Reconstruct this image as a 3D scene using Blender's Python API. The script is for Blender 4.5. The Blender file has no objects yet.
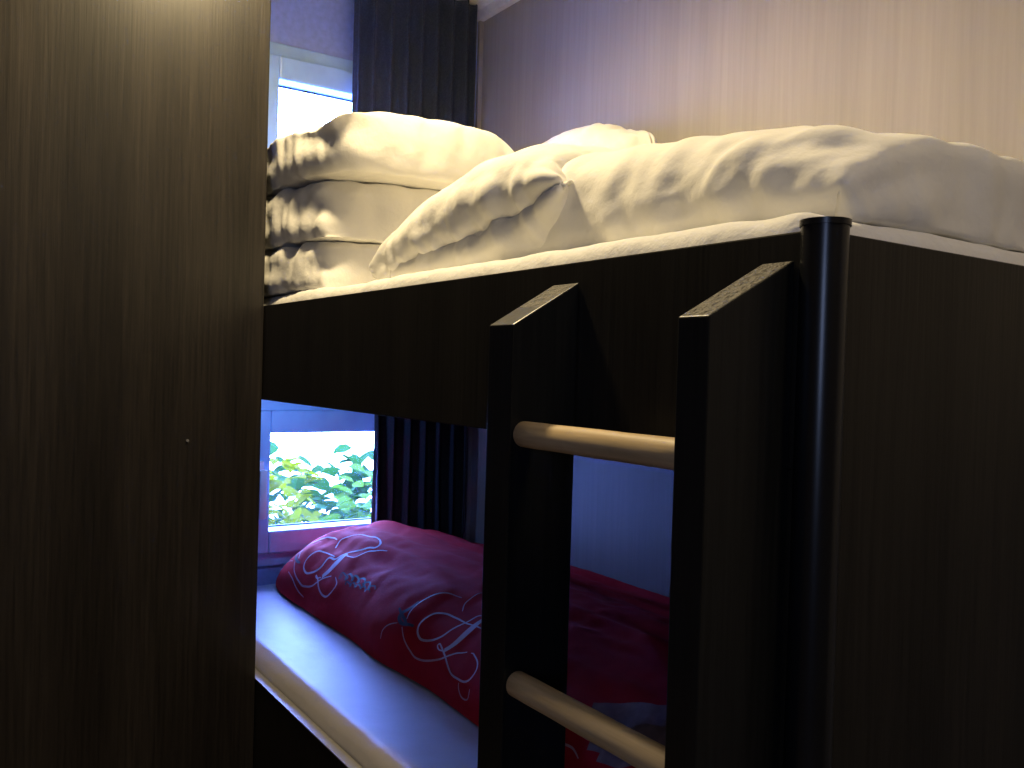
import bpy, bmesh, math, random
import numpy as np
from mathutils import Vector, Matrix, noise
random.seed(7); np.random.seed(7)
SC = bpy.context.scene
COL = SC.collection
EYE = 1.15

# ------------------------------------------------------------------ helpers
def link(name, me, mat=None, parent=None):
    o = bpy.data.objects.new(name, me); COL.objects.link(o)
    if mat is not None and me is not None:
        for m in (mat if isinstance(mat, (list, tuple)) else [mat]): me.materials.append(m)
    if parent is not None: o.parent = parent
    return o
def empty(name, loc):
    o = bpy.data.objects.new(name, None); COL.objects.link(o); o.location = loc; o.empty_display_size = .1
    return o
def tag(o, label=None, cat=None, group=None, kind=None):
    if label: o['label'] = label
    if cat: o['category'] = cat
    if group: o['group'] = group
    if kind: o['kind'] = kind
    return o
class MB:
    """collects shapes given in world coordinates, builds one mesh (relative to the parent's origin)"""
    def __init__(s): s.bm = bmesh.new()
    def box(s, x0, x1, y0, y1, z0, z1, bev=0, seg=2):
        r = bmesh.ops.create_cube(s.bm, size=1)
        vs = r['verts']
        for v in vs:
            v.co = Vector(((x0+x1)/2+v.co.x*(x1-x0), (y0+y1)/2+v.co.y*(y1-y0), (z0+z1)/2+v.co.z*(z1-z0)))
        if bev:
            es = list({e for v in vs for e in v.link_edges})
            bmesh.ops.bevel(s.bm, geom=es, offset=bev, segments=seg, profile=.6, affect='EDGES')
        return s
    def prism(s, prof, x0, x1, bev=0):
        """profile of (y,z) extruded along x"""
        a = [s.bm.verts.new((x0, y, z)) for y, z in prof]; b = [s.bm.verts.new((x1, y, z)) for y, z in prof]
        n = len(prof); fs = [s.bm.faces.new(a), s.bm.faces.new(b[::-1])]
        for i in range(n): fs.append(s.bm.faces.new((a[i], b[i], b[(i+1) % n], a[(i+1) % n])))
        bmesh.ops.recalc_face_normals(s.bm, faces=fs)
        if bev:
            bmesh.ops.bevel(s.bm, geom=list({e for f in fs for e in f.edges}), offset=bev, segments=2, profile=.6, affect='EDGES')
        return s
    def rod(s, p, q, rad, seg=24, dome=0.0, wob=0.0):
        p, q = Vector(p), Vector(q); d = q-p; L = d.length; d.normalize()
        a = d.orthogonal().normalized(); b = d.cross(a)
        st = []
        if dome: st += [(0, rad*.55), (dome*.3, rad*.85), (dome, rad)]
        else: st += [(0, rad)]
        for k in range(1, 8): st.append((L*k/8, rad*(1+wob*math.sin(k*2.1))))
        if dome: st += [(L-dome, rad), (L-dome*.3, rad*.85), (L, rad*.55)]
        else: st += [(L, rad)]
        rings = []
        for t, r in st:
            rings.append([s.bm.verts.new(p+d*t+(a*math.cos(2*math.pi*i/seg)+b*math.sin(2*math.pi*i/seg))*r) for i in range(seg)])
        fs = []
        for r0, r1 in zip(rings, rings[1:]):
            for i in range(seg): fs.append(s.bm.faces.new((r0[i], r0[(i+1) % seg], r1[(i+1) % seg], r1[i])))
        fs.append(s.bm.faces.new(rings[0][::-1])); fs.append(s.bm.faces.new(rings[-1]))
        bmesh.ops.recalc_face_normals(s.bm, faces=fs)
        return s
    def build(s, name, mat, parent=None, smooth=None):
        if parent is not None:
            bmesh.ops.translate(s.bm, verts=s.bm.verts, vec=-abs_loc(parent))
        me = bpy.data.meshes.new(name); s.bm.to_mesh(me); s.bm.free()
        o = link(name, me, mat, parent)
        if smooth is not None:
            for p in me.polygons: p.use_smooth = True
            me.set_sharp_from_angle(angle=math.radians(smooth))
        return o
def abs_loc(o):
    v = Vector((0, 0, 0))
    while o is not None: v = v+o.location; o = o.parent
    return v
def grid_mesh(name, P, mat, parent=None, closeu=False, extra=None, sub=0):
    """P: array (nu,nv,3) in world coordinates"""
    nu, nv = P.shape[:2]
    V = P.reshape(-1, 3).copy()
    if parent is not None: V -= np.array(abs_loc(parent))
    F = []
    for i in range(nu-1):
        for j in range(nv-1):
            F.append((i*nv+j, (i+1)*nv+j, (i+1)*nv+j+1, i*nv+j+1))
    me = bpy.data.meshes.new(name); me.from_pydata(V.tolist(), [], F); me.update()
    for p in me.polygons: p.use_smooth = True
    o = link(name, me, mat, parent)
    if sub:
        m = o.modifiers.new('s', 'SUBSURF'); m.levels = m.render_levels = sub
    return o
def nz(x, y, z=0.0): return noise.noise(Vector((x, y, z)))

# ------------------------------------------------------------------ materials
def newmat(name):
    m = bpy.data.materials.new(name); m.use_nodes = True
    nt = m.node_tree; b = nt.nodes['Principled BSDF']
    return m, nt, b
def ramp(nt, fac, stops):
    r = nt.nodes.new('ShaderNodeValToRGB'); nt.links.new(fac, r.inputs[0])
    e = r.color_ramp.elements
    while len(e) < len(stops): e.new(.5)
    for k, (p, c) in enumerate(stops): e[k].position = p; e[k].color = (*c, 1)
    return r.outputs[0]
def noise_tex(nt, scale, detail=3, rough=.5, mapping=(1, 1, 1), dist=0):
    tc = nt.nodes.new('ShaderNodeTexCoord'); mp = nt.nodes.new('ShaderNodeMapping')
    mp.inputs['Scale'].default_value = mapping
    nt.links.new(tc.outputs['Object'], mp.inputs[0])
    n = nt.nodes.new('ShaderNodeTexNoise'); n.inputs['Scale'].default_value = scale
    n.inputs['Detail'].default_value = detail; n.inputs['Roughness'].default_value = rough
    n.inputs['Distortion'].default_value = dist
    nt.links.new(mp.outputs[0], n.inputs['Vector'])
    return n.outputs[0]
def bump(nt, b, h, strength, dist=.01):
    n = nt.nodes.new('ShaderNodeBump'); n.inputs['Strength'].default_value = strength; n.inputs['Distance'].default_value = dist
    nt.links.new(h, n.inputs['Height']); nt.links.new(n.outputs[0], b.inputs['Normal'])
def mix(nt, a, b_, f, mode='MULTIPLY'):
    m = nt.nodes.new('ShaderNodeMix'); m.data_type = 'RGBA'; m.blend_type = mode
    if isinstance(f, float): m.inputs[0].default_value = f
    else: nt.links.new(f, m.inputs[0])
    nt.links.new(a, m.inputs[6]); nt.links.new(b_, m.inputs[7])
    return m.outputs[2]
def plain(name, c, rough=.5, bs=0, bscale=50, metal=0, sheen=0, spec=.5, vary=0.08):
    m, nt, b = newmat(name)
    n = noise_tex(nt, bscale, 4)
    lo = tuple(v*(1-vary) for v in c); hi = tuple(min(1, v*(1+vary)) for v in c)
    nt.links.new(ramp(nt, n, [(.3, lo), (.7, hi)]), b.inputs['Base Color'])
    b.inputs['Roughness'].default_value = rough; b.inputs['Metallic'].default_value = metal
    b.inputs['Sheen Weight'].default_value = sheen; b.inputs['Specular IOR Level'].default_value = spec
    if bs: bump(nt, b, n, bs)
    return m
def grain(name, dark, light, rough=.45, fine=140, broad=9, zs=.035, contrast=.5, bs=.15, spec=.4, axis='z', stops=(.3, .7)):
    """wood decor with long streaks along one axis"""
    m, nt, b = newmat(name)
    mp = {'z': (1, 1, zs), 'x': (zs, 1, 1), 'y': (1, zs, 1)}[axis]
    f = noise_tex(nt, fine, 4, .6, mp)
    g = noise_tex(nt, broad, 3, .6, tuple(v*.5 if v != 1 else 1 for v in mp), .3)
    c1 = ramp(nt, f, [(stops[0], dark), (stops[1], light)])
    lo = 1-contrast
    c2 = ramp(nt, g, [(.35, (lo, lo, lo)), (.62, (1, 1, 1))])
    nt.links.new(mix(nt, c1, c2, 1.0), b.inputs['Base Color'])
    b.inputs['Roughness'].default_value = rough; b.inputs['Specular IOR Level'].default_value = spec
    if bs: bump(nt, b, f, bs, .002)
    return m
M = {}
M['wardrobe'] = grain('dark_oak_decor', (.014, .012, .0105), (.034, .028, .0235), rough=.36, fine=170, broad=9, contrast=.5, zs=.03)
M['bed'] = grain('black_oak_board', (.010, .009, .007), (.022, .019, .0145), rough=.42, fine=160, broad=9, contrast=.35, spec=.3)
M['ladder'] = grain('black_board', (.006, .0065, .0065), (.012, .0125, .012), rough=.36, fine=150, broad=8, contrast=.2, spec=.35)
M['cut_edge'] = plain('worn_board_end', (.06, .052, .04), .6, .8, 160, vary=.5)
M['post'] = plain('black_plastic_post', (.006, .007, .009), .28, 0, 30, spec=.6)
M['edge'] = plain('edge_band', (.22, .21, .20), .35, 0, 60)
M['rung'] = grain('pale_beech', (.50, .36, .19), (.72, .55, .33), rough=.5, fine=110, broad=30, contrast=.22, zs=.05, axis='x')
M['wall'] = grain('pale_oak_wall_panel', (.345, .32, .295), (.39, .36, .33), rough=.7, fine=90, broad=12, contrast=.08, zs=.03, spec=.2, bs=.05)
M['glow_wall'] = plain('blue_glow_wall_panel', (.38, .47, .80), .7, .05, 60, spec=.2)  # blue glow of the daylight is put into the wall colour
M['darkwall'] = grain('dark_oak_wall_panel', (.05, .04, .032), (.10, .08, .065), rough=.5, fine=120, broad=14, contrast=.3, zs=.03)
M['ceil'] = plain('white_ceiling', (.75, .74, .72), .8, .05, 60)
M['floor'] = grain('grey_laminate_floor', (.12, .09, .07), (.22, .17, .13), rough=.5, axis='x')
M['pvc'] = plain('blue_glow_window_profile', (.44, .68, 1.0), .3, 0, 20)  # white profile, tinted blue in its colour to stand in for window glow
M['gasket'] = plain('black_rubber_gasket', (.02, .02, .025), .5, 0, 20)
M['handle'] = plain('white_handle_plastic', (.85, .85, .9), .3, 0, 20)
M['steel'] = plain('brushed_handle_metal', (.7, .7, .75), .25, 0, 40, metal=.8)
M['curtain'] = plain('charcoal_curtain_cloth', (.036, .045, .062), .85, .3, 220, sheen=.15, spec=.15, vary=.2)
M['stone'] = plain('pale_garden_paving', (.75, .75, .72), .8, .1, 20)

def cotton(name, c, bs=.25, sc=14):
    m, nt, b = newmat(name)
    n = noise_tex(nt, sc, 5, .55)
    nt.links.new(ramp(nt, n, [(.3, tuple(v*.95 for v in c)), (.7, c)]), b.inputs['Base Color'])
    b.inputs['Roughness'].default_value = .8; b.inputs['Sheen Weight'].default_value = .2
    b.inputs['Specular IOR Level'].default_value = .2
    bump(nt, b, n, bs, .02)
    return m
M['white'] = cotton('white_cotton', (.84, .82, .76))
M['sheet'] = cotton('white_sheet_cotton', (.80, .79, .76), .3, 22)
M['foam'] = plain('mattress_ticking', (.6, .58, .52), .9)
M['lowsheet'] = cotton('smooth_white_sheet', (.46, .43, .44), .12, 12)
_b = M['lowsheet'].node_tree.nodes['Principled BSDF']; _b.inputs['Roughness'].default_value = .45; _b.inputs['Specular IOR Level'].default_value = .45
# glass: real pane
def glass():
    m, nt, b = newmat('window_glass')
    b.inputs['Base Color'].default_value = (.9, .95, 1, 1); b.inputs['Roughness'].default_value = .01
    t = nt.nodes.new('ShaderNodeBsdfTransparent'); t.inputs[0].default_value = (.97, .98, 1, 1)
    mx = nt.nodes.new('ShaderNodeMixShader'); mx.inputs[0].default_value = .05
    nt.links.new(t.outputs[0], mx.inputs[1]); nt.links.new(b.outputs[0], mx.inputs[2])
    nt.links.new(mx.outputs[0], nt.nodes['Material Output'].inputs[0])
    return m
M['glass'] = glass()
def leafmat(name, c):
    m, nt, b = newmat(name)
    n = noise_tex(nt, 9, 2)
    nt.links.new(ramp(nt, n, [(.3, tuple(v*.55 for v in c)), (.7, c)]), b.inputs['Base Color'])
    b.inputs['Roughness'].default_value = .8; b.inputs['Specular IOR Level'].default_value = .05
    t = nt.nodes.new('ShaderNodeBsdfTranslucent'); t.inputs[0].default_value = (*c, 1)
    mx = nt.nodes.new('ShaderNodeMixShader'); mx.inputs[0].default_value = .4
    nt.links.new(b.outputs[0], mx.inputs[1]); nt.links.new(t.outputs[0], mx.inputs[2])
    nt.links.new(mx.outputs[0], nt.nodes['Material Output'].inputs[0])
    return m
M['leaf_a'] = leafmat('green_leaf', (.07, .14, .009))
M['leaf_b'] = leafmat('yellow_green_leaf', (.15, .165, .002))
M['leaf_c'] = leafmat('dark_green_leaf', (.02, .07, .009))
M['stem'] = plain('brown_stem', (.25, .12, .05), .8)

# ------------------------------------------------------------------ room
XW, XR = -2.47, 1.0          # window wall, opposite wall
YB, YN = 1.513, -1.25        # long wall behind the bunk, wall behind the viewer
ZC = EYE+1.158
def struct(name, mb, mat, **k):
    o = mb.build(name, mat, **k); tag(o, kind='structure'); return o
struct('floor', MB().box(XW, XR, YN, YB, -.05, 0), M['floor'])
struct('ceiling', MB().box(XW, XR, YN, YB, ZC, ZC+.05), M['ceil'])
struct('wall_back', MB().box(XW-.1, XR+.1, YB, YB+.1, 0, ZC+.05), M['wall'])
struct('wall_front', MB().box(XW-.1, XR+.1, YN-.1, YN, 0, ZC+.05), M['darkwall'])
struct('wall_right', MB().box(XR, XR+.1, YN, YB, 0, ZC+.05), M['darkwall'])
# window wall with its two openings
WY0, WY1 = .735, 1.33
U0, U1 = EYE+.25, EYE+.905
L0, L1 = EYE-.585, EYE-.100
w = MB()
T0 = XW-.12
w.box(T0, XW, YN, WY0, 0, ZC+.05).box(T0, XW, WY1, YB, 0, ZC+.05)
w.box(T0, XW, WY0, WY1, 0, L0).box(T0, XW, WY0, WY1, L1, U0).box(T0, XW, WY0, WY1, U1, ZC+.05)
struct('wall_left', w, M['glow_wall'])
t = MB().box(XW, XR, YB-.022, YB, ZC-.03, ZC); struct('trim_1', t, M['ceil'])
t = MB().box(XW, XW+.012, YB-.014, YB, 0, ZC-.03); struct('trim_2', t, M['wall'])

def window(name, z0, z1, handle_z):
    r = empty(name, (XW, (WY0+WY1)/2, z0)); tag(r, kind='structure')
    x0, x1 = XW-.075, XW+.006
    f = .045
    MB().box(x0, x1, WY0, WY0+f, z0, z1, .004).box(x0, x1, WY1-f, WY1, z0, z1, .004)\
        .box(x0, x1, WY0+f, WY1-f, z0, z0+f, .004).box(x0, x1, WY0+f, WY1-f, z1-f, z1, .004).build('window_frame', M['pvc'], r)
    a0, a1, b0, b1 = WY0+f-.008, WY1-f+.008, z0+f-.008, z1-f+.008
    g = .066; x0, x1 = XW-.06, XW+.018
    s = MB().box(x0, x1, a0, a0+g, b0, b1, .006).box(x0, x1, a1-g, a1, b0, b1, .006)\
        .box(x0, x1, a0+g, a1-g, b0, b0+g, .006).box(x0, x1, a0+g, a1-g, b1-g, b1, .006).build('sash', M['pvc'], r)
    c0, c1, d0, d1 = a0+g, a1-g, b0+g, b1-g; k = .004
    MB().box(XW-.052, XW-.044, c0, c0+k, d0, d1).box(XW-.052, XW-.044, c1-k, c1, d0, d1)\
        .box(XW-.052, XW-.044, c0, c1, d0, d0+k).box(XW-.052, XW-.044, c0, c1, d1-k, d1).build('gasket', M['gasket'], s)
    MB().box(XW-.050, XW-.046, c0+k, c1-k, d0+k, d1-k).build('glass_pane', M['glass'], s)
    hy = a0+g*.48
    h = MB().box(XW+.018, XW+.028, hy-.014, hy+.014, handle_z-.035, handle_z+.035, .004)\
        .rod((XW+.02, hy, handle_z), (XW+.062, hy, handle_z), .009)\
        .box(XW+.050, XW+.066, hy-.010, hy+.012, handle_z-.125, handle_z+.014, .006)
    h.build('window_handle', M['handle'], s, smooth=40)
    return r
window('window_1', U0, U1, EYE+.55)
window('window_2', L0, L1, EYE-.315)

# ------------------------------------------------------------------ wardrobe at the left
WX = -1.835
YF = .607                      # front plane of the bunk
wr = empty('wardrobe', ((XW+WX)/2, .1, 0))
tag(wr, 'tall dark oak-look wardrobe with plain grained side panel, at the left', 'wardrobe')
MB().box(WX-.018, WX, -.36, YF-.002, 0, ZC-.004, .0015).build('side_panel', M['wardrobe'], wr)
MB().box(XW+.004, XW+.022, -.36, YF-.002, 0, ZC-.004).build('side_panel', M['wardrobe'], wr)
MB().box(XW+.022, WX-.018, YF-.012, YF-.002, .06, ZC-.01).build('back_panel', M['wardrobe'], wr)
MB().box(XW+.022, WX-.018, -.34, YF-.012, ZC-.024, ZC-.004).build('top_panel', M['wardrobe'], wr)
MB().box(XW+.022, WX-.018, -.34, YF-.012, .06, .078).build('bottom_panel', M['wardrobe'], wr)
for a, b_, hx in ((XW+.004, (XW+WX)/2-.002, -.04), ((XW+WX)/2+.002, WX, .04)):
    d = MB().box(a, b_, -.38, -.362, .07, ZC-.01, .0015).build('door', M['wardrobe'], wr)
    hx += (XW+WX)/2
    MB().rod((hx, -.405, 1.0), (hx, -.405, 1.2), .006).rod((hx, -.405, 1.02), (hx, -.378, 1.02), .004).rod((hx, -.405, 1.18), (hx, -.378, 1.18), .004).build('door_handle', M['steel'], d, smooth=40)
s = MB().rod((WX-.002, .455, EYE-.165), (WX+.0025, .455, EYE-.165), .0028, 12).build('screw', M['steel'], wr)

# ------------------------------------------------------------------ bunk bed
PX, PY = -.460, YF+.012
ZT, ZB = EYE+.117, EYE-.082     # side rail of the upper bunk
bed = empty('bunk_bed', (-1.45, 1.05, 0))
tag(bed, 'black wood bunk bed with round corner post and solid end board', 'bunk bed')
TH = .018
MB().box(XW+.006, PX-.012, YF, YF+TH, ZB, ZT, .0015).build('upper_side_rail', M['bed'], bed)
MB().box(XW+.006, PX-.012, YB-.03, YB-.024, ZB, ZT-.02).build('upper_back_rail', M['bed'], bed)
MB().box(PX-TH+.002, PX+.002, PY+.012, YB-.024, .0, ZT, .0015).build('end_board', M['bed'], bed)
MB().rod((PX, PY, 0), (PX, PY, ZT+.004), .0192, 40).build('corner_post', M['post'], bed, smooth=50)
MB().rod((PX, PY, ZT+.003), (PX, PY, ZT+.008), .0205, 40).build('post_cap', M['post'], bed, smooth=50)
MB().box(XW+.006, PX-TH, YF+TH, YB-.03, ZB+.03, ZB+.048).build('upper_base_panel', M['bed'], bed)
lr = MB().box(XW+.006, PX-.012, YF, YF+TH, .16, EYE-.676, .0015).build('lower_side_rail', M['bed'], bed)
MB().box(XW+.01, PX-.02, YF-.0012, YF+TH+.001, EYE-.6765, EYE-.6745).build('edge_strip', M['edge'], lr)
MB().box(XW+.006, PX-TH, YF+TH, YB-.024, .33, .348).build('lower_base_panel', M['bed'], bed)
MB().box(XW+.006, PX-TH, YF+.06, YF+.078, 0, .16).build('plinth', M['bed'], bed)

M['shade_panel'] = grain('dark_shade_panel', (.075, .052, .033), (.09, .064, .042), rough=.6, fine=90, broad=12, contrast=.1)  # dark tone stands in for shade on the lower wall
MB().box(XW+.30, PX-TH, YB-.020, YB-.008, .34, ZB+.02).build('lower_shade_panel', M['shade_panel'], bed)  # added panel, not part of the bed; darkens the wall behind the lower bunk
MB().box(-.525, PX-.008, YF+.0005, YF+TH, EYE-.676, ZB-.0005).build('corner_stile', M['bed'], bed)
# ladder
lad = empty('ladder', (-.64, .56, 0))
tag(lad, 'black wooden bunk ladder with round pale wood rungs, fixed to front of bunk', 'ladder')
def ladder_board(x0, x1, y0, zf, zb):
    y1 = YF-.0005
    MBo = MB().prism([(y0, 0), (y1, 0), (y1, zb), (y0, zf)], x0, x1, .0015)
    o = MBo.build('side_board', M['ladder'], lad)
    n = Vector((0, zf-zb, y1-y0)).normalized()*.0012
    e = MB().prism([(y0+.002, zf-.001), (y1-.002, zb-.003), (y1-.002, zb-.003+n.z+.001), (y0+.002, zf-.001+n.z+.001)], x0+.002, x1-.002)
    e.build('cut_end', M['cut_edge'], o)
ladder_board(-.816, -.769, .520, EYE+.043, EYE+.094)
ladder_board(-.5135, -.4795, .507, EYE+.041, EYE+.093)
for k, z in enumerate((EYE-.073, EYE-.340, EYE-.607, EYE-.874)):
    MB().rod((-.7705, .536, z), (-.512, .536, z), .0138, 28, .004, .012).build('rung', M['rung'], lad, smooth=50)

# ------------------------------------------------------------------ soft bodies: small position-based cloth solver
def bag(nx, ny, w, d, seam=1.0, rnd=0.0):
    """two grids sewn at the border; returns verts, faces, edges, rest"""
    idx = {}; V = []
    def g(i, j, s):
        b = i in (0, nx) or j in (0, ny)
        k = (i, j, 0 if b else s)
        if k not in idx:
            idx[k] = len(V)
            a, c = i/nx*2-1, j/ny*2-1
            V.append((a*math.sqrt(1-rnd*c*c/2)*w/2, c*math.sqrt(1-rnd*a*a/2)*d/2, 0 if b else s*.012))
        return idx[k]
    F = []
    for s in (1, -1):
        for i in range(nx):
            for j in range(ny):
                q = (g(i, j, s), g(i+1, j, s), g(i+1, j+1, s), g(i, j+1, s))
                F.append(q if s == 1 else q[::-1])
    E = {}
    V = np.array(V, float)
    for q in F:
        for a, b, kd in ((0, 1, 0), (1, 2, 0), (2, 3, 0), (3, 0, 0), (0, 2, 1), (1, 3, 1)):
            e = (min(q[a], q[b]), max(q[a], q[b])); E[e] = kd
    E2 = np.array(list(E.keys())); kind = np.array(list(E.values()))
    flat = V.copy(); flat[:, 2] = 0
    rest = np.linalg.norm(flat[E2[:, 0]]-flat[E2[:, 1]], axis=1)
    bd = np.zeros(len(V), bool)
    for (i, j, s), n in idx.items():
        if s == 0: bd[n] = True
    both = bd[E2[:, 0]] & bd[E2[:, 1]]
    rest[both] *= seam
    return V, np.array(F), E2, rest, kind, bd
def colour(E, n):
    used = [0]*n; cols = []
    out = np.zeros(len(E), int)
    for k, (a, b) in enumerate(E):
        m = used[a] | used[b]; c = 0
        while m >> c & 1: c += 1
        used[a] |= 1 << c; used[b] |= 1 << c; out[k] = c
    return [np.where(out == c)[0] for c in range(out.max()+1)]
def inflate(nx, ny, w, d, vol, steps=70, iters=8, seam=.9, collide=None, place=None, grav=-.6, damp=.85, rnd=.25, seed=0, noise_a=.004):
    """vol: air volume of the bag as mean thickness over its flat area"""
    V, F, E, rest, kind, bd = bag(nx, ny, w, d, seam, rnd)
    rs = np.random.RandomState(seed)
    V += rs.randn(*V.shape)*noise_a*np.array([.2, .2, 1])
    if place is not None: V = place(V)
    groups = colour(E, len(V))
    P = V.copy(); vel = np.zeros_like(V); dt = 1/40; V0 = vol*w*d
    for st in range(steps):
        vel *= damp
        sp = np.linalg.norm(vel, axis=1, keepdims=True)
        vel *= np.minimum(1, .8/(sp+1e-9))
        vel[:, 2] += grav*dt
        Q = P+vel*dt
        tgt = V0*min(1, (st+1)/(steps*.5))
        for it in range(iters):
            if it % 2 == 0:
                A = Q[F[:, 2]]-Q[F[:, 0]]; B = Q[F[:, 3]]-Q[F[:, 1]]
                nrm = np.cross(A, B)*.5
                cen = Q[F].mean(1)
                vv = (cen*nrm).sum()/3
                N = np.zeros_like(Q)
                for c in range(4):
                    for ax in range(3): N[:, ax] += np.bincount(F[:, c], nrm[:, ax], len(Q))*.25
                s_ = (tgt-vv)/((N*N).sum()+1e-12)
                mv = N*s_
                m_ = np.abs(mv).max(); 
                if m_ > .004: mv *= .004/m_
                Q = Q+mv
            for g in groups:
                e = E[g]; D = Q[e[:, 1]]-Q[e[:, 0]]; L = np.linalg.norm(D, axis=1)+1e-9
                k = np.where(kind[g] == 1, .35, 1.0)
                diff = (L-rest[g])/L*.5*k
                diff = np.where(L < rest[g], diff*.5, diff)
                c = D*diff[:, None]
                Q[e[:, 0]] += c; Q[e[:, 1]] -= c
            if collide is not None: Q = collide(Q)
        vel = (Q-P)/dt; P = Q
    print('BAG', P.min(0).round(3), P.max(0).round(3), 'vol', round(vv/V0, 2))
    return P, F
def soft(name, P, F, mat, parent=None, sub=1):
    V = P.copy()
    c = np.array([V[:, 0].mean(), V[:, 1].mean(), V[:, 2].min()])
    if parent is None: V = V-c
    else: V = V-np.array(abs_loc(parent))
    me = bpy.data.meshes.new(name); me.from_pydata(V.tolist(), [], F.tolist()); me.update()
    for p in me.polygons: p.use_smooth = True
    o = link(name, me, mat, parent)
    if parent is None: o.location = c
    if sub:
        m = o.modifiers.new('s', 'SUBSURF'); m.levels = m.render_levels = sub
    return o
def border_hem(o, P, F, nx, ny, width):
    """sewn flange around the seam of a bag"""
    cnt = {}
    top = F[:nx*ny]
    for q in top:
        for a in range(4):
            e = (q[a], q[(a+1) % 4]); k = (min(e), max(e)); cnt.setdefault(k, []).append(e)
    nxt = {e[0][0]: e[0][1] for e in cnt.values() if len(e) == 1}
    st = next(iter(nxt)); loop = [st]
    while nxt[loop[-1]] != st: loop.append(nxt[loop[-1]])
    B = P[loop]; c = P.mean(0); n = len(B)
    T = np.roll(B, -1, 0)-np.roll(B, 1, 0); T /= np.linalg.norm(T, axis=1, keepdims=True)
    out = B-c; out -= T*(out*T).sum(1, keepdims=True); out /= np.linalg.norm(out, axis=1, keepdims=True)
    G = np.zeros((n+1, 3, 3))
    for k in range(n+1):
        b = k % n
        for j in range(3):
            w_ = width*(j-.6)/2
            G[k, j] = B[b]+out[b]*w_+np.array([0, 0, 1])*.004*math.sin(b*.9)*j/2
    h = grid_mesh('hem', G, M['white'], None, sub=1); h.parent = o; h.data.transform(Matrix.Translation(-o.location))
    m = h.modifiers.new('t', 'SOLIDIFY'); m.thickness = .003
def rot(V, ax, deg):
    return V @ np.array(Matrix.Rotation(math.radians(deg), 3, ax)).T
def pucker(P, F, nx, ny, w, d, amp, freq, seed, reach=.10):
    """gathers that run away from the sewn border of a bag"""
    idx = {}; fl = []
    for s in (1, -1):
        for i in range(nx):
            for j in range(ny):
                for a, b in ((i, j), (i+1, j), (i+1, j+1), (i, j+1)):
                    k = (a, b, 0 if a in (0, nx) or b in (0, ny) else s)
                    if k not in idx: idx[k] = len(fl); fl.append(((a/nx-.5)*w, (b/ny-.5)*d))
    A = P[F[:, 2]]-P[F[:, 0]]; B = P[F[:, 3]]-P[F[:, 1]]; nr = np.cross(A, B); N = np.zeros_like(P)
    for c in range(4):
        for ax in range(3): N[:, ax] += np.bincount(F[:, c], nr[:, ax], len(P))
    N /= np.linalg.norm(N, axis=1, keepdims=True)+1e-9
    for k, (x, y) in enumerate(fl):
        dx, dy = w/2-abs(x), d/2-abs(y)
        gx = math.exp(-(dx/reach)**2)*min(1, dx/.01); gy = math.exp(-(dy/reach)**2)*min(1, dy/.01)
        h = gy*(abs(nz(x*freq, y*freq*.22, seed))-.25)+gx*(abs(nz(x*freq*.22+5, y*freq, seed))-.25)
        h += .35*(abs(nz(x*9+y*5, y*11-x*6, seed+3))-.25)
        P[k] += N[k]*h*amp
    return P
def hfield(V, res=.02):
    """top-surface height map of a soft body (for laying the next one on it)"""
    H = {}
    for x, y, z in V:
        k = (int(math.floor(x/res)), int(math.floor(y/res)))
        H[k] = max(H.get(k, -9), z)
    ks = np.array(list(H.keys())); mn = ks.min(0)-3; mx = ks.max(0)+3
    A = np.full(tuple(mx-mn+1), -9.0)
    for k, v in H.items(): A[k[0]-mn[0], k[1]-mn[1]] = v
    # fill small holes
    B = A.copy()
    for dx in (-1, 0, 1):
        for dy in (-1, 0, 1):
            B = np.maximum(B, np.where(A < -8, np.roll(np.roll(A, dx, 0), dy, 1), -9))
    def f(x, y):
        i = np.clip(np.floor(x/res).astype(int)-mn[0], 0, B.shape[0]-1); j = np.clip(np.floor(y/res).astype(int)-mn[1], 0, B.shape[1]-1)
        return B[i, j]
    return f

# ------------------------------------------------------------------ upper mattress and its sheet
MT = EYE+.140
ZU = ZB+.048
mo = MB().box(XW+.03, PX-.045, YF+.045, YB-.045, ZU+.001, MT-.012, .02, 3).build('mattress', M['foam'])
tag(mo, 'upper bunk mattress hidden under its white sheet', 'mattress')
def sheet(name, x0, x1, y0, y1, zlow, ztop, r, mat, amp, seed, bulge=0.0, nu=220, nv=90):
    """fitted sheet: top surface with rounded rolled edges going down all sides"""
    # profile offset d from the rim -> height
    P = np.zeros((nu, nv, 3))
    us = np.linspace(-1, 1, nu); vs = np.linspace(-1, 1, nv)
    def ax(s, lo, hi, ext):
        # s in [-1,1]; outermost part is the drop
        m = (lo+hi)/2; h = (hi-lo)/2
        a = abs(s)
        k = .86
        if a <= k: return m+math.copysign(a/k*(h-r), s), 0.0
        return m+math.copysign(h-r, s), (a-k)/(1-k)
    for i, u in enumerate(us):
        x, du = ax(u, x0, x1, 0)
        for j, v in enumerate(vs):
            y, dv = ax(v, y0, y1, 0)
            d = max(du, dv)
            L = r*math.pi/2+(ztop-zlow-r)
            s = d*L
            if s < r*math.pi/2:
                th = s/r; out = r*math.sin(th); dz = r*(1-math.cos(th))
            else: out = r; dz = r+(s-r*math.pi/2)
            X, Y = x, y
            if d > 0:
                ex = math.copysign(1, u)*du/d; ey = math.copysign(1, v)*dv/d
                l = math.hypot(ex, ey); X += ex/l*out; Y += ey/l*out
            q = amp*(nz(X*5+seed, Y*5, 3)+.5*nz(X*13+seed, Y*13, 1)+.35*nz(X*30, Y*22, seed))
            rim = math.exp(-(s-r*.6)**2/(r*r*1.2)) if d > 0 else 0
            Z = ztop-dz+q+bulge*rim
            if d > 0:
                w_ = amp*.8*nz(X*9+seed, Y*9, Z*12)
                X += ex/l*w_; Y += ey/l*w_
            P[i, j] = (X, Y, Z)
    return grid_mesh(name, P, mat)
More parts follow.
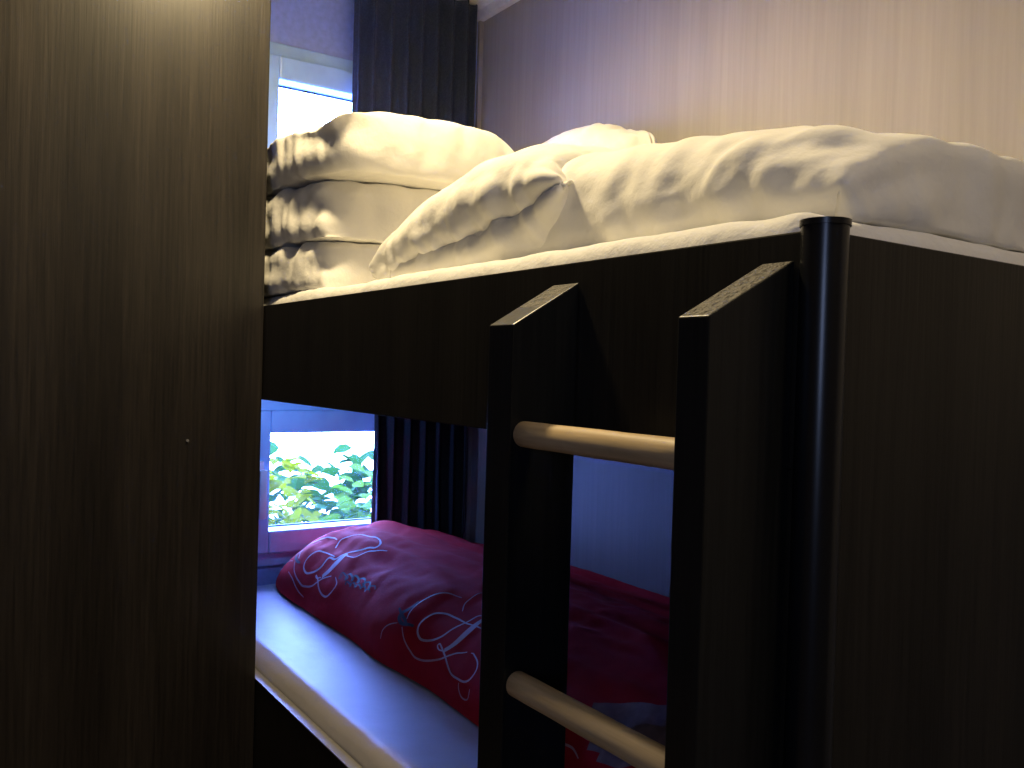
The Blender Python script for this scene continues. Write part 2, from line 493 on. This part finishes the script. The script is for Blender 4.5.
us = sheet('fitted_sheet', XW+.012, PX-TH-.004, YF+TH+.003, YB-.032, ZT-.012, MT, .028, M['sheet'], .004, 2.0, .004)
tag(us, 'crumpled white fitted sheet on the upper bunk mattress', 'bed sheet')

# ------------------------------------------------------------------ upper bunk bedding
FL = MT+.003
def floor_col(z, f=None, xmax=PX-.035, ymax=YB-.03, ymin=None, zc=None, xmin=None):
    def c(Q):
        lo = np.full(len(Q), z)
        if f is not None: lo = np.maximum(lo, f(Q[:, 0], Q[:, 1])+.004)
        under = Q[:, 2] < lo
        Q[:, 2] = np.maximum(Q[:, 2], lo)
        if ymax: Q[:, 1] = np.minimum(Q[:, 1], ymax)
        if xmax: Q[:, 0] = np.minimum(Q[:, 0], xmax)
        if ymin: Q[:, 1] = np.maximum(Q[:, 1], ymin)
        if xmin: Q[:, 0] = np.maximum(Q[:, 0], xmin)
        if zc is not None: Q[:, 2] = np.minimum(Q[:, 2], zc(Q))
        return Q
    return c
ST = []
# stack of three folded duvets (front edges show the ruffled folds)
specs = [  # base, top, x extent, y extent, label
    (FL, FL+.100, (-2.28, -1.665), (.655, 1.24), 'lowest folded white duvet of the stack of three beside wardrobe'),
    (FL+.102, FL+.222, (-2.28, -1.65), (.650, 1.24), 'middle folded white duvet of the stack of three beside wardrobe'),
    (FL+.224, FL+.368, (-2.26, -1.645), (.665, 1.27), 'puffy folded white duvet on top of the stack beside wardrobe')]
for q, (z0, z1, (xa, xb), (ya, yb), lab) in enumerate(specs):
    cx, cy = (xa+xb)/2, (ya+yb)/2; w0, d0 = (xb-xa)*1.16, (yb-ya)*1.12
    def zc(Q, z0=z0, z1=z1, q=q, ya=ya):
        if q == 2: 
            t_ = np.clip((Q[:, 1]-.90)/.40, 0, 1)
            return z1-.13*t_
        return np.full(len(Q), z1)
    P, F = inflate(84, 60, w0, d0, [.088,.100,.112][q], rnd=.5, seam=.84, collide=floor_col(z0, zc=zc, xmax=None, ymax=1.285, ymin=YF+.022, xmin=XW+.09),
                   place=lambda V, cx=cx, cy=cy, z0=z0, z1=z1: V+np.array([cx, cy, (z0+z1)/2]), seed=q+3)
    # ruffled folded layers on the front side, boxy folded edges
    zm = (z0+z1)/2
    for k in range(len(P)):
        fy = max(0, min(1, (ya+.09-P[k, 1])/.07)); fx = max(0, min(1, (P[k, 0]-(xb-.10))/.08))
        P[k, 2] = min(z1-(.02*fx+.05*max(0, min(1, (ya+.13-P[k, 1])/.17))**2 if q == 2 else 0), max(z0, zm+(P[k, 2]-zm)*(1+1.6*max(fy, fx*.6))))
    for k in range(len(P)):
        x, y, z = P[k]
        f = max(0, min(1, (ya+.13-y)/.12)); 
        if f > 0:
            zz = (z-z0)/(z1-z0)
            r_ = abs(math.sin(zz*math.pi*2+.5*nz(x*9, q, 0)))**.7
            P[k, 1] -= f*(.018*r_-.008+.007*nz(x*34+q*7+z*10, z*9, q)+.007*abs(nz(x*62+z*16, z*12, q)))
            P[k, 2] += f*.006*nz(x*30, z*9, q+5)
        P[k] += np.array([1, 0, .6])*.005*nz(x*7, y*9+q*4, z*10)
    P[:, 1] = np.maximum(P[:, 1], YF+.006)
    P[:, 2] = np.maximum(P[:, 2], z0)
    P = pucker(P, F, 84, 60, w0, d0, .012, 20, q, .10); P[:, 2] = np.maximum(P[:, 2], z0)
    o = soft('folded_duvet', P, F, M['white'])
    tag(o, lab, 'duvet', 'folded duvets stacked on the upper bunk')
    ST.append(P)

# pillow leaning against the long wall
P, F = inflate(46, 36, .84, .60, .10, seam=.93, rnd=1.15, grav=-.05, place=lambda V: rot(rot(V, 'X', 80), 'Z', -4)+np.array([-1.80, 1.405, FL+.28]),
               collide=floor_col(FL, ymax=YB-.008), seed=11)
P[:, 2] += FL+.485-P[:, 2].max()
P = pucker(P, F, 46, 36, .84, .60, .02, 18, 6, .12)
print('PIL', P.min(0), P.max(0))
o = soft('pillow', P, F, M['white']); tag(o, 'white pillow leaning against the pale wall behind the duvets', 'pillow')

# big loose duvet towards the foot end
HF = None
def crown(Q):
    # soft ceiling that slopes from the head side down to the foot end
    x = Q[:, 0]
    return EYE+np.interp(x, [-1.5, -1.3, -1.0, -.8, -.6, -.45], [.255, .302, .298, .283, .262, .24])
P, F = inflate(84, 60, 1.06, .78, .132, seam=.83, place=lambda V: V+np.array([-.965, 1.10, FL+.10]),
               collide=floor_col(FL, xmax=PX-.04, ymin=.70, zc=crown), seed=5, noise_a=.006)
for k in range(len(P)):
    x, y, z = P[k]
    P[k, 2] += .008*nz(x*6, y*6, 2)*min(1, (z-FL)/.05)
    P[k, 1] += .007*nz(x*14, y*3, z*8)
    # gathered creases on the front and around the turned corner
    g = math.exp(-((x+.62)/.10)**2-((z-EYE-.22)/.05)**2-((y-.78)/.12)**2)
    P[k, 1] -= g*.026*(1-2.6*abs(nz(x*20+z*24, z*34-x*14, 3)))
    P[k, 2] += g*.012*nz(x*24, z*30, 6)
    g2 = math.exp(-((z-EYE-.21)/.06)**2)*max(0, min(1, (.95-y)/.2))
    P[k, 1] += g2*.007*abs(nz(x*22+z*6, z*4, 9))**.6
P = pucker(P, F, 84, 60, 1.06, .78, .022, 17, 2, .16); P[:, 2] = np.maximum(P[:, 2], FL)
o = soft('duvet', P, F, M['white']); tag(o, 'large loose white duvet at the foot end of the upper bunk', 'duvet')

# small pillow in front of it
P, F = inflate(60, 44, .62, .35, .072, seam=.78, place=lambda V: rot(rot(V, 'X', 8), 'Y', -9)+np.array([-1.20, .755, FL+.074]),
               collide=floor_col(FL, ymin=YF+.03), grav=-.04, seed=9, noise_a=.006)
P = pucker(P, F, 60, 44, .62, .35, .030, 26, 4, .08)
o = soft('pillow', P, F, M['white']); border_hem(o, P, F, 60, 44, .009); tag(o, 'small creased white pillow at the edge of upper bunk, between duvet stack and loose duvet', 'pillow')

# ------------------------------------------------------------------ curtains
def curtain(name, y0, y1, z0, z1, seed, folds, label, ph=0):
    nu, nv = 160, 24; P = np.zeros((nu, nv, 3))
    for i in range(nu):
        s = i/(nu-1)
        for j in range(nv):
            t = j/(nv-1); z = z1+(z0-z1)*t
            a = .019+.006*t
            f = s*folds*2*math.pi+ph+.8*nz(s*4, seed, t*.6)
            x = XW+.060+a*math.sin(f)+.008*nz(s*9, t*1.5, seed)
            y = y0+(y1-y0)*s+.010*math.cos(f)*(1 if 0 < i < nu-1 else 0)+.006*nz(s*3, t*2, seed)*(t)
            P[i, j] = (x, y, z)
    r = empty(name, (XW+.06, (y0+y1)/2, z1)); tag(r, label, 'curtain')
    c = grid_mesh('curtain_cloth', P, M['curtain'], r)
    so = c.modifiers.new('t', 'SOLIDIFY'); so.thickness = .0025
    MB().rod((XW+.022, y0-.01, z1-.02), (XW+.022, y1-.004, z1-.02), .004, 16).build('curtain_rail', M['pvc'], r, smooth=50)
    return r
curtain('curtain', 1.040, 1.455, FL+.012, ZC-.004, 1.0, 8, 'long charcoal curtain hanging beside the upper window')
curtain('curtain', 1.132, 1.450, EYE-.60, ZB-.03, 4.0, 6, 'dark curtain hanging beside the lower window under the upper bunk', .6)

# ------------------------------------------------------------------ lower bunk
LT = EYE-.635
mo = MB().box(XW+.02, PX-.05, YF+.04, YB-.04, .349, LT-.015, .02, 3).build('mattress', M['foam'])
tag(mo, 'lower bunk mattress under its smooth white sheet', 'mattress')
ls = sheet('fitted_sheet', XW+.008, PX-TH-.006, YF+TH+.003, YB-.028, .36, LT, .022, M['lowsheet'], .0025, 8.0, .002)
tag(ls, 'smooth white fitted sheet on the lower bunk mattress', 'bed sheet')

# red duvet: cross-section swept along the bed
RX0, RX1 = XW+.012, PX-.05
def red_pt(u, v, lift=0.0):
    x = RX0+(RX1-RX0)*u
    cap = 1.0
    if u < .13: cap = math.sqrt(max(0, 1-(1-u/.13)**2))
    if u > .95: cap = math.sqrt(max(0, 1-((u-.95)/.05)**2))
    y0 = .828+.05*(1-cap)+.010*nz(u*9, 1, 2)
    y1 = YB-.012
    H = np.interp(u, [0, .1, .2, .45, .7, 1], [.165, .19, .185, .165, .15, .13])*(.06+.94*cap)
    HW = np.interp(u, [0, .25, 1], [.085, .095, .09])*(.1+.9*cap)
    if v < .5:
        t = v/.5*math.pi/2
        y = y0+.24*(1-math.cos(t)**.95) if t < math.pi/2 else y0+.24
        z = H*math.sin(t)**.85
    else:
        t = (v-.5)/.5
        y = y0+.24+(y1-y0-.24)*t
        z = H+(HW-H)*(t*t*(3-2*t))
    # creases running down from the head end
    a = .010*nz(x*2.2+y*1.5, y*22-x*3, .5)+.006*nz(x*7, y*16, 4)+.003*nz(x*30, y*26, 7)
    edge = math.sin(min(1, v*8)*math.pi/2)*min(1, max(0, (1-v)*10)+.2)
    z += a*edge*cap
    return Vector((x, y, LT+.005+max(0, z)+lift))
nu, nv = 230, 90
P = np.zeros((nu, nv, 3))
for i in range(nu):
    for j in range(nv): P[i, j] = red_pt((i/(nu-1)), j/(nv-1))
def redmat():
    m, nt, b = newmat('crimson_duvet_cotton')
    n = noise_tex(nt, 30, 5)
    nt.links.new(ramp(nt, n, [(.3, (.38, .007, .012)), (.7, (.45, .009, .016))]), b.inputs['Base Color'])
    b.inputs['Roughness'].default_value = .85; b.inputs['Specular IOR Level'].default_value = .12
    bump(nt, b, n, .15, .01)
    return m
M['red'] = redmat()
M['swirl'] = plain('pale_pink_print', (.50, .30, .32), .7, 0, 40)
M['script'] = plain('black_print', (.02, .008, .012), .7, 0, 40)
M['grey'] = plain('charcoal_print_cotton', (.16, .10, .10), .8, .3, 30, vary=.5)
rd = grid_mesh('duvet', P, [M['red'], M['swirl'], M['script'], M['grey']])
tag(rd, 'crimson duvet with pale script swirl print on the lower bunk', 'duvet')

SWIRLS = [
    ('s', 0.005, [(0.5206, 0.3365), (0.5161, 0.3186), (0.5072, 0.3025), (0.505, 0.2542), (0.4972, 0.2076), (0.4905, 0.1736), (0.4794, 0.1468), (0.465, 0.1307), (0.4538, 0.145), (0.4483, 0.1718), (0.4505, 0.2023), (0.4572, 0.2363), (0.4694, 0.2524), (0.4872, 0.2542), (0.5072, 0.256), (0.5261, 0.2685), (0.5417, 0.2774), (0.5528, 0.2971)]),
    ('s', 0.004, [(0.4249, 0.17), (0.4216, 0.1987), (0.4216, 0.2434), (0.426, 0.2774), (0.4338, 0.3061), (0.4449, 0.324), (0.4616, 0.3311)]),
    ('s', 0.004, [(0.4249, 0.1378), (0.4372, 0.102), (0.4527, 0.0805), (0.4672, 0.0644), (0.4861, 0.0734), (0.5061, 0.0949), (0.5217, 0.1307), (0.5317, 0.1593), (0.5439, 0.1772)]),
    ('s', 0.015, [(0.5083, 0.136), (0.5161, 0.1683), (0.5206, 0.2041), (0.5217, 0.2399), (0.5184, 0.281), (0.5184, 0.3079)]),
    ('s', 0.004, [(0.5083, 0.1325), (0.4994, 0.1289), (0.4939, 0.1396), (0.4961, 0.1486), (0.5061, 0.1342), (0.5139, 0.1217), (0.5284, 0.0949), (0.5417, 0.0823), (0.5595, 0.0841), (0.5706, 0.1056), (0.574, 0.1396), (0.5673, 0.1683), (0.5551, 0.1826), (0.5506, 0.1808)]),
    ('s', 0.003, [(0.4828, 0.29), (0.4739, 0.3168), (0.4716, 0.3473), (0.4683, 0.3813), (0.4694, 0.4153)]),
    ('s', 0.003, [(0.3949, 0.0662), (0.3938, 0.0967), (0.4004, 0.1271), (0.4138, 0.1432)]),
    ('s', 0.003, [(0.5551, 0.0734), (0.5573, 0.0573), (0.5651, 0.043), (0.5762, 0.0483), (0.5762, 0.0788)]),
    ('k', 0.01, [(0.4182, 0.2506), (0.4171, 0.2112), (0.4116, 0.1808), (0.4116, 0.1629), (0.4216, 0.1486), (0.4416, 0.1593)]),
    ('k', 0.008, [(0.4004, 0.1933), (0.4127, 0.1754), (0.4227, 0.1647), (0.4316, 0.1468)]),
    ('s', 0.006, [(0.1568, 0.2828), (0.1479, 0.3186), (0.1557, 0.3473), (0.1602, 0.3884), (0.188, 0.3992), (0.2069, 0.4027), (0.2291, 0.3795), (0.2314, 0.358), (0.218, 0.3437), (0.2069, 0.3132), (0.1947, 0.2757), (0.1913, 0.2327), (0.1758, 0.222), (0.1735, 0.1808), (0.1624, 0.1468), (0.1446, 0.1289), (0.1313, 0.1378), (0.1246, 0.1647), (0.129, 0.1969), (0.1424, 0.2202), (0.1613, 0.2345), (0.1846, 0.2381)]),
    ('s', 0.005, [(0.1001, 0.1647), (0.0857, 0.2094), (0.0801, 0.2631), (0.1012, 0.29), (0.1224, 0.315), (0.1402, 0.3132)]),
    ('s', 0.005, [(0.0923, 0.1486), (0.1068, 0.1092), (0.1246, 0.0877), (0.1468, 0.0734), (0.1669, 0.0877), (0.1858, 0.1199), (0.1991, 0.1468), (0.2147, 0.1665)]),
    ('s', 0.02, [(0.1913, 0.1468), (0.2002, 0.1808), (0.2024, 0.2148), (0.2002, 0.256), (0.2002, 0.2792)]),
    ('s', 0.005, [(0.1902, 0.1414), (0.1769, 0.136), (0.1724, 0.1432), (0.1835, 0.1307), (0.1958, 0.1038), (0.2125, 0.0877), (0.228, 0.0913), (0.2369, 0.1199), (0.238, 0.1521), (0.2258, 0.1718)]),
    ('s', 0.004, [(0.0367, 0.0626), (0.0423, 0.111), (0.0489, 0.1486), (0.0801, 0.1539)]),
    ('s', 0.004, [(0.2047, 0.2685), (0.2247, 0.2757), (0.2258, 0.3276), (0.238, 0.349), (0.2558, 0.3705)]),
    ('s', 0.004, [(0.0857, 0.1002), (0.1112, 0.0752), (0.1357, 0.0465), (0.158, 0.0358)]),
    ('k', 0.01, [(0.0945, 0.2041), (0.0779, 0.1915), (0.0801, 0.1772), (0.1001, 0.1521), (0.1123, 0.1504)]),
    ('k', 0.006, [(0.2358, 0.1951), (0.238, 0.179), (0.2347, 0.1772), (0.2325, 0.1969), (0.2358, 0.2023), (0.2447, 0.1987), (0.2503, 0.1969), (0.2525, 0.1897), (0.2503, 0.1826), (0.2469, 0.1987), (0.2492, 0.213), (0.2592, 0.2058), (0.2647, 0.2005), (0.2647, 0.1951), (0.2636, 0.1915), (0.2614, 0.2005), (0.2625, 0.2166), (0.2714, 0.2148), (0.2792, 0.2023), (0.2792, 0.2005), (0.2759, 0.1987), (0.2747, 0.2023), (0.277, 0.2202), (0.287, 0.2202), (0.2959, 0.2023), (0.2959, 0.1969), (0.2925, 0.2005), (0.2914, 0.2005), (0.2948, 0.2094), (0.3026, 0.2166), (0.3126, 0.2005), (0.3137, 0.1897), (0.3092, 0.1969), (0.3081, 0.2023), (0.3137, 0.2041), (0.3204, 0.213), (0.3259, 0.2041)]),
    ('k', 0.005, [(0.2558, 0.1772), (0.257, 0.1683), (0.2558, 0.1683), (0.2547, 0.1772), (0.2581, 0.1808), (0.2636, 0.179), (0.2681, 0.179), (0.2692, 0.1736), (0.2681, 0.17), (0.267, 0.179), (0.2703, 0.1897), (0.2759, 0.1844), (0.2803, 0.1808), (0.2814, 0.1808), (0.2803, 0.1754), (0.2792, 0.1808), (0.2825, 0.1915), (0.2892, 0.1879), (0.2937, 0.1808), (0.2948, 0.1826), (0.2937, 0.1808), (0.2937, 0.1826), (0.2959, 0.1915), (0.3014, 0.1951), (0.307, 0.1844), (0.3081, 0.1808), (0.3059, 0.1826), (0.3059, 0.1844), (0.3103, 0.1879), (0.3159, 0.1915), (0.3204, 0.1844)]),
    ('g', .030, [(.722, .19), (.740, .215), (.760, .26), (.790, .32)]),
    ('g', .030, [(.735, .16), (.755, .18), (.775, .22), (.800, .28)]),
    ('g', .024, [(.752, .14), (.770, .155), (.790, .19), (.812, .24)]),
    ('s', .003, [(.722, .185), (.728, .20), (.737, .195), (.745, .21), (.750, .20)]),
    ('s', .004, [(.700, .05), (.708, .08), (.722, .09), (.733, .07)]),
    ('s', .003, [(.690, .02), (.694, .05), (.690, .08)])]  #@@SWIRLS@@
PR_V, PR_F, PR_M = [], [], []
def ribbon(pts, wds, mi):
    """printed stroke that follows the duvet surface; pts in the duvet's own (u,v)"""
    n = len(pts); b0 = len(PR_V)
    for k in range(n):
        u, v = pts[k]
        p = red_pt(u, v)
        e = 2e-3
        du = red_pt(u+e, v)-red_pt(u-e, v); dv = red_pt(u, v+e)-red_pt(u, v-e)
        nrm = du.cross(dv).normalized()
        k0, k1 = max(0, k-1), min(n-1, k+1)
        tan = (red_pt(*pts[k1])-red_pt(*pts[k0])).normalized()
        side = nrm.cross(tan).normalized()*wds[k]/2
        PR_V.extend([p+side+nrm*.0016, p-side+nrm*.0016])
    for k in range(n-1): PR_F.append((b0+2*k, b0+2*k+1, b0+2*k+3, b0+2*k+2)); PR_M.append(mi)
def catmull(pts, n=10):
    out = []
    for i in range(len(pts)-1):
        p0 = pts[max(0, i-1)]; p1 = pts[i]; p2 = pts[i+1]; p3 = pts[min(len(pts)-1, i+2)]
        for k in range(n):
            t = k/n
            out.append(tuple(.5*((2*b)+(-a+c)*t+(2*a-5*b+4*c-d)*t*t+(-a+3*b-3*c+d)*t**3) for a, b, c, d in zip(p0, p1, p2, p3)))
    out.append(tuple(pts[-1])); return out
for kind, wd, pts in SWIRLS:
    c = catmull(pts, 8)
    ws = [wd*(1.7 if kind == 'g' else .55+.45*math.sin(math.pi*k/(len(c)-1))) for k in range(len(c))]
    ribbon(c, ws, {'s': 1, 'k': 2, 'g': 3}[kind])
bm = bmesh.new(); bm.from_mesh(rd.data)
vs = [bm.verts.new(v) for v in PR_V]
for f, mi in zip(PR_F, PR_M):
    q = bm.faces.new([vs[i] for i in f]); q.material_index = mi; q.smooth = True
bm.to_mesh(rd.data); bm.free()

# ------------------------------------------------------------------ garden behind the lower window
g = MB().box(-9, XW-.12, -4, 6, -.02, .0).build('ground', M['stone']); tag(g, kind='structure')
LEAF = [(0, 0), (.25, .30), (.55, .40), (.85, .22), (1.05, 0)]
def shrub(x, y, h, spread, nl, seed, mat, label, leaf=.085):
    rnd = random.Random(seed)
    r = empty('shrub', (x, y, 0)); tag(r, label, 'shrub', 'shrubs outside the lower window')
    V = []; F = []
    sm = MB()
    for k in range(9):
        a = rnd.uniform(0, 6.28); tip = Vector((x+spread*.7*math.cos(a), y+spread*.7*math.sin(a), h*rnd.uniform(.5, .8)))
        sm.rod((x+.02*math.cos(a), y+.02*math.sin(a), 0), tip, .0025, 8)
    sm.build('stems', M['stem'], r)
    for k in range(nl):
        a = rnd.uniform(0, 6.28); rr = spread*math.sqrt(rnd.random())
        z = h*(rnd.uniform(.15, 1.0))*(1-.35*(rr/spread)**2)
        c = Vector((rr*math.cos(a), rr*math.sin(a), z))
        d = Vector((math.cos(a)+rnd.uniform(-.9, .9), math.sin(a)+rnd.uniform(-.9, .9), rnd.uniform(-.4, .9))).normalized()
        n_ = Vector((rnd.uniform(-.6, .6), rnd.uniform(-.6, .6), 1)).normalized(); sd = d.cross(n_).normalized(); up = sd.cross(d)
        L = leaf*rnd.uniform(.6, 1.25); b0 = len(V)
        for t_, wd in LEAF: V.append(c+d*L*t_+up*L*(-.25*t_*t_))
        for t_, wd in LEAF[1:4]: V.append(c+d*L*t_+sd*L*wd+up*L*(.1-.25*t_*t_))
        for t_, wd in LEAF[1:4]: V.append(c+d*L*t_-sd*L*wd+up*L*(.1-.25*t_*t_))
        F += [(b0, b0+5, b0+1), (b0+1, b0+5, b0+6, b0+2), (b0+2, b0+6, b0+7, b0+3), (b0+3, b0+7, b0+4),
              (b0, b0+1, b0+8), (b0+1, b0+2, b0+9, b0+8), (b0+2, b0+3, b0+10, b0+9), (b0+3, b0+4, b0+10)]
    me = bpy.data.meshes.new('foliage'); me.from_pydata([tuple(v) for v in V], [], F); me.update()
    for p in me.polygons: p.use_smooth = True
    link('foliage', me, mat, r)
shrub(-3.02, 1.06, .88, .17, 330, 3, M['leaf_b'], 'yellow-green leafy shrub outside the lower window, at its left', .065)
shrub(-3.05, 1.42, .78, .17, 330, 4, M['leaf_a'], 'green leafy shrub outside the lower window, beside the curtain', .075)
shrub(-3.52, 1.22, .84, .20, 330, 6, M['leaf_c'], 'dark green shrub farther back, seen at left of the lower window', .085)
shrub(-3.55, 1.66, .86, .20, 330, 8, M['leaf_c'], 'dark green shrub farther back, seen at right of the lower window', .095)

# ------------------------------------------------------------------ light
wd = bpy.data.worlds.new('overcast_sky'); SC.world = wd; wd.use_nodes = True
bg = wd.node_tree.nodes['Background']; bg.inputs[0].default_value = (.17, .29, 1.0, 1); bg.inputs[1].default_value = 75.0
def lamp(name, kind, loc, energy, color, **k):
    l = bpy.data.lights.new(name, kind); l.energy = energy; l.color = color
    for a, b in k.items(): setattr(l, a, b)
    o = bpy.data.objects.new(name, l); COL.objects.link(o); o.location = loc; return o
cl = empty('ceiling_spotlight', (-1.37, .53, ZC-.03)); tag(cl, 'small round warm ceiling spotlight above front of the bunk', 'ceiling light')
MB().rod((-1.37, .53, ZC-.012), (-1.37, .53, ZC-.001), .045, 32).build('housing', M['steel'], cl, smooth=50)
lamp('warm_bulb', 'SPOT', (-1.37, .53, ZC-.04), 86, (1, .78, .43), spot_size=math.radians(172), spot_blend=.6, shadow_soft_size=.07)

c2 = empty('ceiling_spotlight', (.35, .70, ZC-.03)); tag(c2, 'small round warm ceiling spotlight over the passage at the foot end of the bunk', 'ceiling light')
MB().rod((.35, .70, ZC-.012), (.35, .70, ZC-.001), .045, 32).build('housing', M['steel'], c2, smooth=50)
lamp('warm_bulb', 'SPOT', (.35, .70, ZC-.04), 24, (1, .80, .56), spot_size=math.radians(170), spot_blend=.6, shadow_soft_size=.15)
lamp('blue_fill_light', 'POINT', (-2.20, .84, ZB-.045), 2.1, (.22, .38, 1.0), shadow_soft_size=.03)  # unseen fill without a fixture, added for the blue glow on the window wall
# daylight from the window of the neighbouring wall, behind the viewer
r3 = empty('window_3', (XR, -.93, 1.0)); tag(r3, kind='structure')
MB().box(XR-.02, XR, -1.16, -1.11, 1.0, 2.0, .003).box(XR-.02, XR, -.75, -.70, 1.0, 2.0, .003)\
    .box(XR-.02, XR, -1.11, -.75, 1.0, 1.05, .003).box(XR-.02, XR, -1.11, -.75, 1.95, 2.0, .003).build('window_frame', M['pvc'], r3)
o = lamp('daylight', 'AREA', (XR-.025, -.93, 1.5), 8.0, (.45, .58, 1.0), shape='RECTANGLE', size=.36, size_y=.90)
o.rotation_euler = Vector((-1, .9, -.1)).to_track_quat('-Z', 'Z').to_euler()
# ------------------------------------------------------------------ camera
cam = bpy.data.cameras.new('camera'); co = bpy.data.objects.new('camera', cam); COL.objects.link(co)
FPX = 880
cam.sensor_width = 36; cam.lens = FPX/1024*36; cam.clip_start = .02
yaw = math.radians(145.9); pitch = -.015; roll = .028
f0 = Vector((math.cos(yaw), math.sin(yaw), 0)); r0 = Vector((f0.y, -f0.x, 0)); 
fw = (f0*math.cos(pitch)+Vector((0, 0, 1))*math.sin(pitch)).normalized(); u0 = r0.cross(fw).normalized()
R = r0*math.cos(roll)+u0*math.sin(roll); U = -r0*math.sin(roll)+u0*math.cos(roll)
m = Matrix((R, U, -fw)).transposed().to_4x4(); m.translation = Vector((0, 0, EYE-.006))
co.matrix_world = m
SC.camera = co
SC.view_settings.view_transform = 'Standard'; SC.view_settings.look = 'None'
SC.view_settings.exposure = 0.0
